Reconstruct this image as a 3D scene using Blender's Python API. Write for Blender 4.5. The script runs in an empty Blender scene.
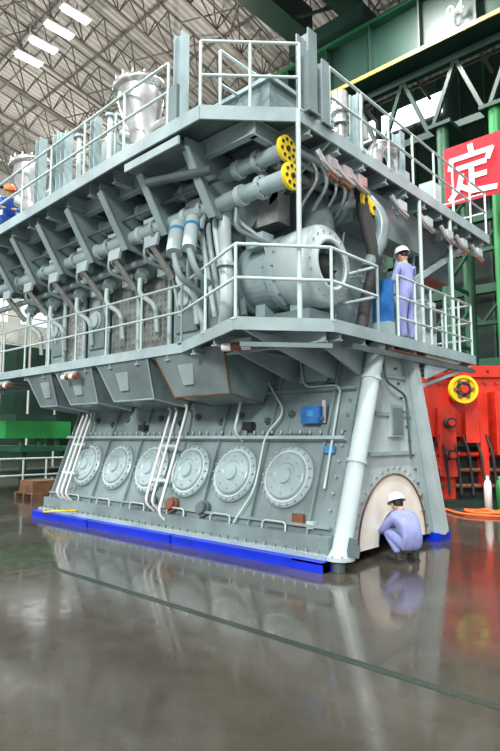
import bpy, math, random
from mathutils import Vector, Matrix
random.seed(4)
V=Vector
bpy.context.scene.view_settings.view_transform='Standard'
# ---------------------------------------------------------------- materials
def mat(name,col,rough=.5,metal=0.,var=.12,scale=3.,emit=0.,bump=0.,spec=.5):
    m=bpy.data.materials.new(name); m.use_nodes=True
    nt=m.node_tree; b=nt.nodes['Principled BSDF']
    b.inputs['Roughness'].default_value=rough; b.inputs['Metallic'].default_value=metal
    b.inputs['Specular IOR Level'].default_value=spec
    tc=nt.nodes.new('ShaderNodeTexCoord')
    nz=nt.nodes.new('ShaderNodeTexNoise'); nz.inputs['Scale'].default_value=scale; nz.inputs['Detail'].default_value=6
    nt.links.new(tc.outputs['Object'],nz.inputs['Vector'])
    rp=nt.nodes.new('ShaderNodeValToRGB')
    rp.color_ramp.elements[0].position=.3; rp.color_ramp.elements[1].position=.7
    rp.color_ramp.elements[0].color=[c*(1-var) for c in col]+[1]
    rp.color_ramp.elements[1].color=[min(1,c*(1+var)) for c in col]+[1]
    nt.links.new(nz.outputs['Fac'],rp.inputs['Fac']); nt.links.new(rp.outputs['Color'],b.inputs['Base Color'])
    if bump:
        bp=nt.nodes.new('ShaderNodeBump'); bp.inputs['Strength'].default_value=bump
        nt.links.new(nz.outputs['Fac'],bp.inputs['Height']); nt.links.new(bp.outputs['Normal'],b.inputs['Normal'])
    if emit:
        b.inputs['Emission Color'].default_value=[*col,1]; b.inputs['Emission Strength'].default_value=emit
    return m
M={}
def dm(n,*a,**k): M[n]=mat(n,*a,**k)
dm('paint',(.31,.405,.415),.3,0,.18,2.)
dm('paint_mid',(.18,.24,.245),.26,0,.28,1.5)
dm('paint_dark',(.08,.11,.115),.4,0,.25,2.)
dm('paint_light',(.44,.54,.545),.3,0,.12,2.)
dm('rail',(.48,.60,.58),.4,0,.08,4.)
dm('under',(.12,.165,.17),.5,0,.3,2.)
dm('steel',(.6,.6,.58),.28,.9,.15,5.)
dm('castsilver',(.62,.62,.61),.27,.8,.25,4.)
dm('brownpanel',(.23,.25,.24),.4,.2,.35,6.)
dm('blue',(.003,.028,.6),.35,0,.15,3.)
dm('bluebox',(.02,.14,.42),.5,0,.3,6.)
dm('bluewrap',(.04,.25,.5),.5,0,.3,8.)
dm('yellow',(.85,.62,.01),.4,0,.08,3.)
dm('yellowdull',(.34,.27,.06),.5,0,.2,2.)
dm('white',(.75,.76,.74),.5,0,.05,3.)
dm('cream',(.85,.80,.70),.5,0,.08,3.)
dm('black',(.012,.012,.013),.5,0,.2,3.)
dm('rubber',(.03,.03,.03),.7,0,.2,3.)
dm('green',(.012,.085,.04),.45,0,.25,1.)
dm('greenbright',(.015,.24,.05),.45,0,.2,1.)
dm('greendark',(.006,.030,.020),.5,0,.3,.6)
dm('red',(.60,.028,.01),.4,0,.2,1.5)
dm('redbanner',(.62,.015,.03),.7,0,.08,1.)
dm('orange',(.8,.12,.01),.5,0,.2,3.)
dm('copper',(.22,.09,.05),.5,.3,.2,3.)
dm('truss',(.13,.115,.095),.6,0,.2,1.)
dm('trusslight',(.33,.33,.31),.6,0,.15,1.)
dm('wood',(.16,.08,.04),.7,0,.3,4.)
dm('cloth',(.27,.31,.60),.85,0,.12,9.,bump=.2)
dm('cloth2',(.04,.12,.45),.85,0,.15,9.)
dm('skin',(.55,.32,.2),.55,0,.05,9.)
dm('hair',(.015,.012,.01),.6,0,.2,20.)
dm('lamp',(1,.98,.94),.5,0,0,1.,emit=9.)
dm('window',(.85,.93,1.),.5,0,0,1.,emit=.8)
dm('windowbright',(.9,.96,1.),.5,0,0,1.,emit=3.0)
dm('winwall',(.40,.42,.39),.6,0,.1,.6)
dm('darkline',(.02,.04,.028),.35,0,.3,2.)

def tree(name):
    m=bpy.data.materials.new(name); m.use_nodes=True; M[name]=m
    return m.node_tree, m.node_tree.nodes['Principled BSDF']
nt,b=tree('roofsheet')
tc=nt.nodes.new('ShaderNodeTexCoord'); w=nt.nodes.new('ShaderNodeTexWave'); w.inputs['Scale'].default_value=.9; w.bands_direction='X'
nt.links.new(tc.outputs['Object'],w.inputs['Vector'])
r=nt.nodes.new('ShaderNodeValToRGB'); r.color_ramp.elements[0].color=(.32,.30,.27,1); r.color_ramp.elements[1].color=(.50,.48,.44,1)
nt.links.new(w.outputs['Fac'],r.inputs['Fac']); nt.links.new(r.outputs['Color'],b.inputs['Base Color']); b.inputs['Roughness'].default_value=.6
# floor
nt,b=tree('floorpaint')
tc=nt.nodes.new('ShaderNodeTexCoord')
n1=nt.nodes.new('ShaderNodeTexNoise'); n1.inputs['Scale'].default_value=.35; n1.inputs['Detail'].default_value=8
n2=nt.nodes.new('ShaderNodeTexNoise'); n2.inputs['Scale'].default_value=5; n2.inputs['Detail'].default_value=10
n3=nt.nodes.new('ShaderNodeTexNoise'); n3.inputs['Scale'].default_value=.9; n3.inputs['Detail'].default_value=10; n3.inputs['Roughness'].default_value=.7
for n in (n1,n2,n3): nt.links.new(tc.outputs['Object'],n.inputs['Vector'])
r=nt.nodes.new('ShaderNodeValToRGB'); r.color_ramp.elements[0].position=.32; r.color_ramp.elements[1].position=.68
r.color_ramp.elements[0].color=(.046,.042,.034,1); r.color_ramp.elements[1].color=(.085,.076,.060,1)
nt.links.new(n3.outputs['Fac'],r.inputs['Fac'])
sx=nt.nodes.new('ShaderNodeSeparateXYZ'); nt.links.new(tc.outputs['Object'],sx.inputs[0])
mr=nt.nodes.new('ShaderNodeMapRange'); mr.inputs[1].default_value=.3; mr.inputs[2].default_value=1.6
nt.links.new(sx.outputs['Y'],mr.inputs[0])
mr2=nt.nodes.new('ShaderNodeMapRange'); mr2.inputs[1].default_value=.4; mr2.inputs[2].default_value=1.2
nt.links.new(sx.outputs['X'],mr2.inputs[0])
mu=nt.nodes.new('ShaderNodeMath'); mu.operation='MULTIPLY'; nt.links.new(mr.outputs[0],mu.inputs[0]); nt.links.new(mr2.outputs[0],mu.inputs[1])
mx=nt.nodes.new('ShaderNodeMix'); mx.data_type='RGBA'; mx.inputs['B'].default_value=(.12,.045,.032,1)  # reddish tint painted into the floor, standing for reflections of red machine and banner
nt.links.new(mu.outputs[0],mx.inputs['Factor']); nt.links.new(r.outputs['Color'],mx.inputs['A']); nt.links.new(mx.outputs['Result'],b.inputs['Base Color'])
rr=nt.nodes.new('ShaderNodeMapRange'); rr.inputs[1].default_value=.3; rr.inputs[2].default_value=.7; rr.inputs[3].default_value=.05; rr.inputs[4].default_value=.17
nt.links.new(n2.outputs['Fac'],rr.inputs[0]); nt.links.new(rr.outputs[0],b.inputs['Roughness'])
bp=nt.nodes.new('ShaderNodeBump'); bp.inputs['Strength'].default_value=.04
nt.links.new(n3.outputs['Fac'],bp.inputs['Height']); nt.links.new(bp.outputs['Normal'],b.inputs['Normal'])
b.inputs['Specular IOR Level'].default_value=.75

# ---------------------------------------------------------------- mesh builder
class MB:
    def __init__(s): s.v=[]; s.f=[]; s.m=[]; s.s=[]
    def add(s,vs,fs,m,sm=False):
        o=len(s.v); s.v+= [tuple(v) for v in vs]
        for f in fs: s.f.append([i+o for i in f]); s.m.append(m); s.s.append(sm)
    def bx(s,x0,x1,y0,y1,z0,z1,m):
        vs=[(x,y,z) for x in (x0,x1) for y in (y0,y1) for z in (z0,z1)]
        s.add(vs,[(0,1,3,2),(4,6,7,5),(0,4,5,1),(2,3,7,6),(0,2,6,4),(1,5,7,3)],m)
    def box(s,c,sz,m,rot=None):
        c=V(c); vs=[]
        for x in (-.5,.5):
            for y in (-.5,.5):
                for z in (-.5,.5):
                    q=V((x*sz[0],y*sz[1],z*sz[2]))
                    if rot: q=rot@q
                    vs.append(c+q)
        s.add(vs,[(0,1,3,2),(4,6,7,5),(0,4,5,1),(2,3,7,6),(0,2,6,4),(1,5,7,3)],m)
    def beam(s,a,b_,w,h,m,up=(0,0,1)):
        a=V(a); b_=V(b_); d=(b_-a); L=d.length; d.normalize(); up=V(up)
        sd=d.cross(up)
        if sd.length<1e-4: sd=d.cross(V((1,0,0)))
        sd.normalize(); u=sd.cross(d)
        vs=[]
        for p in (a,b_):
            for i,j in ((-1,-1),(1,-1),(1,1),(-1,1)): vs.append(p+sd*i*w/2+u*j*h/2)
        s.add(vs,[(3,2,1,0),(4,5,6,7),(0,1,5,4),(1,2,6,5),(2,3,7,6),(3,0,4,7)],m)
    def ibeam(s,a,b_,w,h,m):
        t=.022
        a=V(a); b_=V(b_); d=(b_-a).normalized(); sd=d.cross(V((0,0,1)))
        if sd.length<1e-3: sd=V((0,1,0))
        u=sd.normalized().cross(d)
        s.beam(a,b_,t,h,m); s.beam(a+u*h/2,b_+u*h/2,w,t,m); s.beam(a-u*h/2,b_-u*h/2,w,t,m)
    def prism(s,pts,vec,m):
        n=len(pts); pts=[V(p) for p in pts]; vec=V(vec)
        vs=pts+[p+vec for p in pts]
        fs=[list(range(n))[::-1],list(range(n,2*n))]+[(i,(i+1)%n,(i+1)%n+n,i+n) for i in range(n)]
        s.add(vs,fs,m)
    def tube(s,pts,r,m,n=8,cap=True):
        pts=[V(p) for p in pts]; N=len(pts)
        rs=r if isinstance(r,(list,tuple)) else [r]*N
        d=(pts[1]-pts[0]).normalized()
        a=d.orthogonal().normalized(); vs=[]
        for i,p in enumerate(pts):
            if i==0: t=d
            elif i==N-1: t=(pts[i]-pts[i-1]).normalized()
            else:
                t=((pts[i]-pts[i-1]).normalized()+(pts[i+1]-pts[i]).normalized())
                t=t.normalized() if t.length>1e-5 else d
            a=(a-t*a.dot(t)); a=a.normalized() if a.length>1e-5 else t.orthogonal().normalized()
            b_=t.cross(a)
            for k in range(n):
                an=2*math.pi*k/n; vs.append(p+(a*math.cos(an)+b_*math.sin(an))*rs[i])
        fs=[(i*n+k,i*n+(k+1)%n,(i+1)*n+(k+1)%n,(i+1)*n+k) for i in range(N-1) for k in range(n)]
        s.add(vs,fs,m,True)
        if cap:
            s.add(vs[:n],[list(range(n))[::-1]],m); s.add(vs[-n:],[list(range(n))],m)
    def lathe(s,prof,o,ax,m,n=24,sm=True):
        o=V(o); ax=V(ax).normalized(); a=ax.orthogonal().normalized(); b_=ax.cross(a); vs=[]
        for r,h in prof:
            for k in range(n):
                an=2*math.pi*k/n; vs.append(o+ax*h+(a*math.cos(an)+b_*math.sin(an))*r)
        fs=[(i*n+k,i*n+(k+1)%n,(i+1)*n+(k+1)%n,(i+1)*n+k) for i in range(len(prof)-1) for k in range(n)]
        s.add(vs,fs,m,sm)
    def ell(s,c,rad,m,rot=None,n=12,k=8):
        c=V(c); vs=[]
        for i in range(k+1):
            ph=math.pi*i/k
            for j in range(n):
                th=2*math.pi*j/n
                q=V((rad[0]*math.sin(ph)*math.cos(th),rad[1]*math.sin(ph)*math.sin(th),rad[2]*math.cos(ph)))
                if rot: q=rot@q
                vs.append(c+q)
        fs=[(i*n+j,(i+1)*n+j,(i+1)*n+(j+1)%n,i*n+(j+1)%n) for i in range(k) for j in range(n)]
        s.add(vs,fs,m,True)
    def flange(s,c,ax,r,t,m,bolts=8,mb='paint_dark'):
        ax=V(ax).normalized(); c=V(c)
        s.lathe([(0,-t/2),(r,-t/2),(r,t/2),(0,t/2)],c,ax,m,20,False)
        a=ax.orthogonal().normalized(); b_=ax.cross(a)
        for k in range(bolts):
            an=2*math.pi*k/bolts; p=c+(a*math.cos(an)+b_*math.sin(an))*r*.84
            s.tube([p-ax*(t/2+.015),p+ax*(t/2+.015)],r*.07,mb,6)
    def obj(s,name,parent=None):
        me=bpy.data.meshes.new(name); me.from_pydata(s.v,[],s.f)
        names=sorted(set(s.m))
        for n in names: me.materials.append(M[n])
        ix={n:i for i,n in enumerate(names)}
        me.polygons.foreach_set('material_index',[ix[x] for x in s.m])
        me.polygons.foreach_set('use_smooth',s.s); me.update()
        o=bpy.data.objects.new(name,me); bpy.context.scene.collection.objects.link(o)
        if parent: o.parent=parent
        return o
def fil(pts,rad=.12,n=5):
    pts=[V(p) for p in pts]; out=[pts[0]]
    for i in range(1,len(pts)-1):
        p=pts[i]; a=pts[i-1]-p; b_=pts[i+1]-p; ra=min(rad,a.length*.49,b_.length*.49)
        A=p+a.normalized()*ra; B=p+b_.normalized()*ra
        for k in range(n+1):
            t=k/n; out.append(A*(1-t)**2+p*2*t*(1-t)+B*t*t)
    out.append(pts[-1]); return out
def empty(name):
    e=bpy.data.objects.new(name,None); bpy.context.scene.collection.objects.link(e); return e
def railing(mb,path,h=1.0,sp=1.15,r=.023,m='rail',rails=(1.,.55)):
    path=[V(p) for p in path]
    up=V((0,0,1))
    for q in rails: mb.tube([p+up*h*q for p in path],r,m,8)
    for i in range(len(path)-1):
        a,b_=path[i],path[i+1]; n=max(1,round((b_-a).length/sp))
        for k in range(n+(1 if i==len(path)-2 else 0)):
            p=a.lerp(b_,k/n); mb.tube([p,p+up*h],r,m,8)
            mb.box(p+up*.01,(.09,.09,.02),m)

# ================================================================= ENGINE
E=empty('marine_diesel_engine')
def SP(x,z,off=0): return V((x,.36*(z-.1)-off*.94,z+off*.34))
SN=V((0,-.941,.339)); SU=V((0,.339,.941))
XL=-7.65
mb=MB()
prof=[(.02,.14),(3.18,.14),(2.15,3.15),(1.1,3.15)]
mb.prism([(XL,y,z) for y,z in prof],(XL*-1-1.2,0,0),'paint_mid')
for A,B in (((.02,.14),(1.1,3.15)),((3.18,.14),(2.15,3.15))):
    d=.06 if A[0]<1 else -.06
    mb.prism([(-1.21,A[0],A[1]),(-1.21,B[0],B[1]),(-1.21,B[0]+d,B[1]),(-1.21,A[0]+d,A[1])],(1.21,0,0),'paint_mid')
mb.bx(-1.22,-1.15,.95,2.3,.14,2.2,'black'); mb.bx(-1.2,-1.17,.3,2.95,.14,.8,'black')  # black panels paint in the darkness inside the open crankcase
mb.bx(XL-.1,0.02,-.13,.1,.14,.20,'paint')
mb.bx(XL-.05,0.0,-.03,.1,.20,.42,'paint_mid')
mb.beam(SP(XL,1.70,.05),SP(-.05,1.70,.05),.05,.16,'paint',up=SN)
mb.beam(SP(XL,2.45,.04),SP(-.05,2.45,.04),.04,.1,'paint_mid',up=SN)
mb.beam(SP(XL,.5,.03),SP(-.05,.5,.03),.04,.1,'paint_mid',up=SN)
cx=[-.98,-2.1,-3.2,-4.3,-5.42,-6.55]
for x in [-.42,-1.54,-2.65,-3.75,-4.86,-5.98,-7.1,-7.6]:
    mb.beam(SP(x,.2,.03),SP(x,1.66,.03),.03,.06,'paint_mid',up=SN)
    mb.beam(SP(x,1.75,.02),SP(x,3.1,.02),.035,.07,'paint_mid',up=SN)
    for z in (.32,.4): mb.tube([SP(x+.2,z,0),SP(x+.2,z,.05)],.03,'paint_dark',6)
    if x>-7.5: mb.prism([SP(x+.25,.2,.012),SP(x+.85,.2,.012),SP(x+.85,.32,.012),SP(x+.72,.43,.012),SP(x+.38,.43,.012),SP(x+.25,.32,.012)],SN*-.01,'paint_dark')
x=XL+.1
while x<-.1:
    c=SP(x,1.78,.06); mb.tube([c,c+V((0,0,.05))],.018,'steel',6)
    mb.tube([V((x,-.08,.2)),V((x,-.08,.25))],.022,'steel',6)
    x+=.19
mb.obj('crankcase',E)
mb=MB()
for x in cx:
    o=SP(x,1.14,0)
    mb.lathe([(0,.02),(.44,.02),(.47,0),(.47,.05),(.44,.075),(.36,.075),(.345,.11),(.33,.12),(.20,.13),(.18,.115),(.13,.115),(.12,.15),(0,.155)],o,SN,'paint',36,False)
    mb.lathe([(.41,.076),(.405,.09),(.375,.09),(.37,.076)],o,SN,'paint_light',36,False)
    a=V((1,0,0))
    for k in range(20):
        an=2*math.pi*k/20; p=o+(a*math.cos(an)+SU*math.sin(an))*.435
        mb.tube([p+SN*.03,p+SN*.105],.017,'steel',6)
    for k in range(8):
        an=2*math.pi*k/8; p=o+(a*math.cos(an)+SU*math.sin(an))*.27
        mb.tube([p+SN*.11,p+SN*.145],.014,'steel',6)
mb.obj('crankcase_doors',E)
mb=MB()
for x in cx:
    for dx,z in ((.45,2.0),(-.2,2.1)):
        o=SP(x+dx,z,0); mb.lathe([(0,.09),(.035,.09),(.045,.04),(.06,.04),(.06,0)],o,SN,'paint_dark',12,False)
    mb.box(SP(x+.1,.32,.03),(.22,.1,.14),'paint_dark')
    mb.tube(fil([SP(x-.25,.25,.05),SP(x-.25,.5,.1),SP(x+.2,.5,.1),SP(x+.2,.22,.06)],.08),.014,'paint_light',6)
    mb.box(SP(x+.1,2.75,.03),(.55,.04,.32),'paint',Matrix.Rotation(-.345,3,'X'))
for x in (-4.0,-3.4,-2.6):
    mb.lathe([(0,.12),(.1,.12),(.1,.05),(.14,.05),(.14,0)],SP(x,.55,.02),SN,'copper' if x==-3.4 else 'paint_dark',16,False)
mb.box(SP(-.72,2.05,.09),(.34,.14,.26),'bluebox'); mb.box(SP(-.5,2.1,.08),(.06,.06,.34),'steel'); mb.box(SP(-.7,2.05,.165),(.12,.02,.1),'bluewrap')
mb.box(SP(-.3,1.55,.05),(.16,.06,.1),'bluewrap'); mb.box(SP(-.55,2.5,.05),(.16,.06,.12),'black')
mb.box(SP(-.62,.56,.04),(.2,.05,.18),'copper')
mb.box(SP(-.38,.52,.04),(.12,.08,.1),'paint_light')
mb.box(SP(-.95,1.75,.08),(.4,.08,.05),'paint_dark'); mb.box(SP(-2.0,1.9,.08),(.2,.1,.14),'black'); mb.box(SP(-4.9,1.9,.08),(.2,.1,.12),'black')
for z in [i*.22+.3 for i in range(12)]:
    mb.tube([SP(-.12,z,0),SP(-.12,z,.05)],.02,'steel',6)
mb.obj('side_fittings',E)
mb=MB()
def wp(x,zt,zb,o=.16,m='white',r=.024): 
    mb.tube(fil([SP(x-.35,zt+.12,.1),SP(x-.1,zt+.05,o+.05),SP(x,zt-.2,o+.12),SP(x,zb,o+.1),SP(x+.02,zb-.08,.02)],.14),r,m,8)
for x in (-7.0,-6.82,-6.64): wp(x,2.1,.45)
for x in (-3.9,-3.72): wp(x,2.15,.5)
wp(-3.45,2.2,.35)
wp(-2.1-.02,2.5,1.75,m='rail')
for x0 in (-6.8,-3.7):
    for z in (1.5,.9): mb.box(SP(x0,z,.26),(.5,.04,.05),'rail')
mb.tube(fil([SP(-1.9,2.95,.2),SP(-1.75,2.6,.12),SP(-1.25,2.1,.1),SP(-1.55,1.75,.12),SP(-1.52,.9,.1),SP(-1.8,.4,.1)],.2),.018,'rail',6)
mb.tube(fil([SP(-1.2,3.0,.1),SP(-1.0,2.5,.08),SP(-.3,2.5,.08),SP(-.25,1.0,.08)],.15),.02,'paint_light',6)
mb.tube(fil([SP(-6.2,.2,.15),SP(-6.25,.1,.5),SP(-7.2,.05,.3),SP(-7.5,.15,.1)],.15),.02,'yellow',6)
mb.obj('lubricating_pipes',E)

# --- end plate with arch
mb=MB()
yc,R,zb=1.68,1.05,.14
arch=[(yc-R*math.cos(math.pi*k/24),zb+R*1.0*math.sin(math.pi*k/24)) for k in range(25)]
poly=[(.02,.14)]+arch+[(3.18,.14),(2.15,3.15),(1.1,3.15)]
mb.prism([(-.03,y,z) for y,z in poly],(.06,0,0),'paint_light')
mb.beam((.06,.1,.14),(.06,1.16,3.1),.16,.05,'paint_light',up=(0,1,-.35))
mb.beam((.10,3.1,.14),(.10,2.12,3.1),.26,.16,'paint_light',up=(0,1,.35))
mb.beam((.06,2.82,.2),(.06,2.0,3.1),.1,.04,'paint',up=(0,1,.35))
for y,z in ((1.62,1.5),(1.66,2.1),(1.7,2.7)):
    mb.beam((.05,y-1.1+.28*z,z),(.05,y+1.1-.25*z,z),.05,.06,'paint')
for k in range(12):
    z=.3+k*.23
    for y in (.36*(z-.1)+.22,3.18-.35*(z-.14)-.42): mb.tube([(.03,y,z),(.07,y,z)],.022,'paint_dark',6)
for k in range(21):
    an=math.pi*k/20; y=yc-(R+.08)*math.cos(an); z=zb+(R+.08)*math.sin(an)
    if .2<y<3.0: mb.tube([(.03,y,z),(.06,y,z)],.018,'steel',6)
mb.bx(.03,.09,1.55,1.95,1.75,2.25,'paint'); mb.bx(.09,.11,1.6,1.9,1.8,2.2,'paint_mid')
mb.tube(fil([(.15,1.25,3.1),(.15,1.3,2.6),(.15,1.95,2.4),(.15,2.05,1.4)],.15),.02,'paint_dark',6)
mb.obj('end_plate',E)
mb=MB()
def ring(R1,R2,x0,x1,m,n=24):
    for k in range(n):
        a0=math.pi*k/n; a1=math.pi*(k+1)/n
        q=[(yc-R1*math.cos(a0),zb+R1*math.sin(a0)),(yc-R1*math.cos(a1),zb+R1*math.sin(a1)),(yc-R2*math.cos(a1),zb+R2*math.sin(a1)),(yc-R2*math.cos(a0),zb+R2*math.sin(a0))]
        mb.prism([(x0,y,z) for y,z in q],(x1-x0,0,0),m)
ring(1.05,1.03,-.1,.05,'wood'); ring(1.03,.50,-.05,.025,'cream'); ring(.50,.47,-.5,.03,'paint_light')
mb.lathe([(.0,0),(.26,0),(.26,.5),(0,.5)],(-1.15,yc,.6),(1,0,0),'steel',20)
mb.obj('bearing_ring',E)
mb=MB()
mb.tube([(.12,.06,.14),(.12,.10,.26),(.12,1.14,3.12)],[.17,.13,.13],'paint_light',20)
mb.flange((.12,.06,.17),(0,0,1),.2,.05,'paint_light',8)
mb.tube([(.12,.03,0.0),(.12,.03,.15)],.09,'paint_dark',10)
for z in (1.4,2.6): mb.flange((.12,.1+.364*(z-.26),z),(0,.34,.94),.15,.05,'paint_light',0)
mb.obj('corner_column',E)

# --- scavenge boxes under mid deck
mb=MB()
xs=[(-8.0,-6.9),(-6.7,-5.3),(-5.1,-3.5),(-3.3,-1.6)]
for i,(a,b_) in enumerate(xs):
    top=[(a,-.42,3.15),(b_,-.42,3.15),(b_,1.0,3.15),(a,1.0,3.15)]
    bot=[(a+.25,-.15,2.42),(b_-.12,-.15,2.42),(b_-.2,.7,2.3),(a+.3,.7,2.3)]
    mb.add(top+bot,[(0,1,2,3),(7,6,5,4),(0,4,5,1),(1,5,6,2),(2,6,7,3),(3,7,4,0)],'paint_mid')
    for q in ((bot[0],bot[1]),(bot[1],bot[2]),(bot[0],bot[3]),(top[0],bot[0]),(top[1],bot[1])):
        mb.tube(list(q),.016,'wood' if i==3 else 'paint',6)
    mb.prism([(a+.5,-.38,3.1),(a+.95,-.38,3.1),(a+.85,-.26,2.6),(a+.6,-.26,2.6)],(0,.03,0),'paint')
mb.obj('scavenge_air_boxes',E)

# --- middle deck
ZM=3.25
def deck(mb,poly,z,th,m,fascia,mf):
    mb.prism([(x,y,z-th) for x,y in poly],(0,0,th),m)
    n=len(poly)
    for i in range(n):
        a,b_=poly[i],poly[(i+1)%n]
        mb.beam((a[0],a[1],z-fascia/2+.03),(b_[0],b_[1],z-fascia/2+.03),.035,fascia,mf)
mid=[(-12.5,-.5),(-2.55,-.42),(-.52,-1.28),(.32,-.28),(.32,4.4),(-.9,4.4),(-.9,1.0),(-12.5,1.0)]
mb=MB()
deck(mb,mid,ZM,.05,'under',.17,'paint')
x=-12.3
while x<-.7:
    y0=-.42 if x<-2.4 else -.42-(x+2.5)*.42
    mb.ibeam((x,y0,ZM-.14),(x,1.0,ZM-.14),.1,.16,'paint')
    x+=.85
for y in (-.1,.5,1.3,2.0,2.8,3.6,4.2): mb.ibeam((-.88,y,ZM-.14),(.3,y,ZM-.14),.1,.16,'paint')
mb.ibeam((-2.5,-.3,ZM-.15),(.2,-.3,ZM-.15),.1,.2,'paint')
mb.beam((-.5,-1.2,ZM-.32),(.28,-.27,ZM-.32),.05,.06,'paint_mid')
for x in (-.5,-1.3,-2.1,-3.4,-5.2,-6.8):
    y0=-1.15 if x>-.7 else (-.42 if x<-2.4 else -.45-(x+2.5)*.42)
    mb.prism([(x,y0,3.12),(x,1.0,3.12),(x,.95,2.6)],(.04,0,0),'paint')
mb.prism([(.3,3.9,3.12),(.3,2.4,3.12),(.3,2.4,2.7)],(-.05,0,0),'paint')
mb.prism([(-.1,-.3,3.12),(-.1,1.1,3.12),(-.1,1.1,2.6)],(.05,0,0),'paint')
mb.beam((.28,4.2,3.05),(.1,2.35,2.55),.06,.06,'paint_light'); mb.tube([(.3,1.2,3.05),(.3,4.3,3.02)],.02,'copper',8)
mb.beam((.3,.2,2.98),(.3,4.3,2.98),.04,.08,'paint_dark')
mb.obj('middle_deck',E)
mb=MB()
railing(mb,[(-12.4,-.47,ZM),(-2.6,-.40,ZM)],1.0,1.1)
railing(mb,[(-2.6,-.40,ZM),(-.53,-1.25,ZM),(.29,-.28,ZM),(.29,.9,ZM)],1.0,.95)
railing(mb,[(.29,1.5,ZM),(.29,4.35,ZM),(-.85,4.35,ZM)],1.0,.6,rails=(1.,.66,.33))
railing(mb,[(.29,.9,ZM),(-.5,.95,ZM)],1.0,.8)
mb.obj('middle_deck_railing',E)
mb=MB()
for c,d in (((-.9,-.75,3.0),(.8,.3,0)),((-5.9,-.5,2.95),(1,0,0)),((-8.9,-.5,2.95),(1,0,0))):
    c=V(c); d=V(d).normalized()
    for k,mm in ((-.22,'white'),(-.08,'copper'),(.08,'white'),(.22,'copper')):
        mb.tube([c+d*(k-.07),c+d*(k+.07)],.06,mm,10)
    mb.box(c+V((0,0,.08)),(.4,.06,.05),'paint')
mb.obj('deck_lamps',E)

# --- engine upper body
mb=MB()
mb.bx(XL-.3,-1.75,.28,3.0,3.25,5.05,'paint_mid')
mb.bx(XL-.3,-.9,.7,3.0,5.05,6.15,'paint_mid')
mb.bx(-1.75,-.75,1.1,2.9,3.25,6.15,'paint_mid')
pan=[(-8.0,-7.3,'paint'),(-7.25,-6.5,'castsilver'),(-6.4,-5.6,'paint'),(-5.5,-4.55,'brownpanel'),(-4.45,-3.6,'brownpanel'),(-3.5,-2.7,'paint'),(-2.6,-1.85,'paint')]
for a,b_,mm in pan:
    mb.bx(a,b_,.18,.28,3.4,4.85,mm)
    if mm!='paint':
        n=7
        for i in range(n):
            for j in range(10):
                mb.box((a+(i+.5)*(b_-a)/n,.178,3.5+(j+.5)*1.25/10),(.05,.02,.05),mm,Matrix.Rotation(math.pi/4,3,'Y'))
    else:
        mb.bx(a+.1,b_-.1,.12,.18,3.6,4.5,'paint_mid')
        mb.lathe([(0,.08),(.16,.08),(.16,.03),(.2,.03),(.2,0)],((a+b_)/2,.12,4.2),(0,-1,0),'paint_light',18,False)
    for z in (3.42,4.83):
        for k in range(6): mb.tube([(a+(k+.5)*(b_-a)/6,.18,z),(a+(k+.5)*(b_-a)/6,.14,z)],.02,'steel',6)
    mb.tube([(a-.03,.1,3.3),(a-.03,.1,4.9)],.045,'paint_light',8)
mb.bx(XL-.3,-1.75,.0,.3,4.95,5.05,'paint')
mb.bx(XL-.3,-1.75,-.02,.02,4.85,5.07,'paint')
mb.obj('engine_body',E)

mb=MB()
for i,x in enumerate(cx+[-7.6]):
    x-=.55
    mb.prism([(x,.75,6.05),(x,-1.3,6.05),(x,-1.3,5.9),(x,-.75,5.05),(x,.0,4.95)],(.05,0,0),'paint_mid')
    mb.beam((x+.02,-1.3,5.9),(x+.02,-.75,5.02),.14,.03,'paint',up=(0,1,0))
    a=V((x-.45,.45,5.5)); d=V((.15,-.62,-.8)).normalized()
    mb.tube([a,a+d*.35,a+d*.36,a+d*.8,a+d*.81,a+d*1.05],[.15,.15,.2,.2,.13,.13],'paint',16)
    mb.flange(a+d*.36,d,.22,.05,'paint_light',8)
    mb.tube([a+d*.85,a+d*.95],.14,'bluewrap' if i==0 else 'paint_light',16)
    b0=a+d*1.05
    mb.tube(fil([b0,b0+V((0,-.02,-.3)),b0+V((.2,.2,-.5)),b0+V((.2,.25,-1.0))],.12),.05,'rail',8)
    mb.tube(fil([(x+.2,-.3,5.5),(x+.25,-.5,5.0),(x+.5,-.1,4.7),(x+.5,.1,3.9)],.2),.028,'paint_light',8)
    mb.tube(fil([(x+.35,-.55,5.25),(x+.35,-.6,4.8),(x+.6,.05,4.6)],.15),.035,'paint_mid',8)
    mb.box((x+.3,.0,4.75),(.35,.25,.22),'castsilver' if i%2 else 'paint_light')
    mb.bx(x-.2,x+.5,.2,.5,5.1,5.6,'castsilver' if i%3==0 else 'paint')
    mb.prism([(x-.75,-.62,5.5),(x-.2,-.62,5.5),(x-.28,-.7,4.95),(x-.6,-.7,4.95)],(0,.05,0),'paint_light')
    mb.tube([(x-.45,-.66,5.0),(x-.45,-.2,4.5)],.06,'castsilver',10)
mb.obj('fuel_pumps_and_brackets',E)

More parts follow.
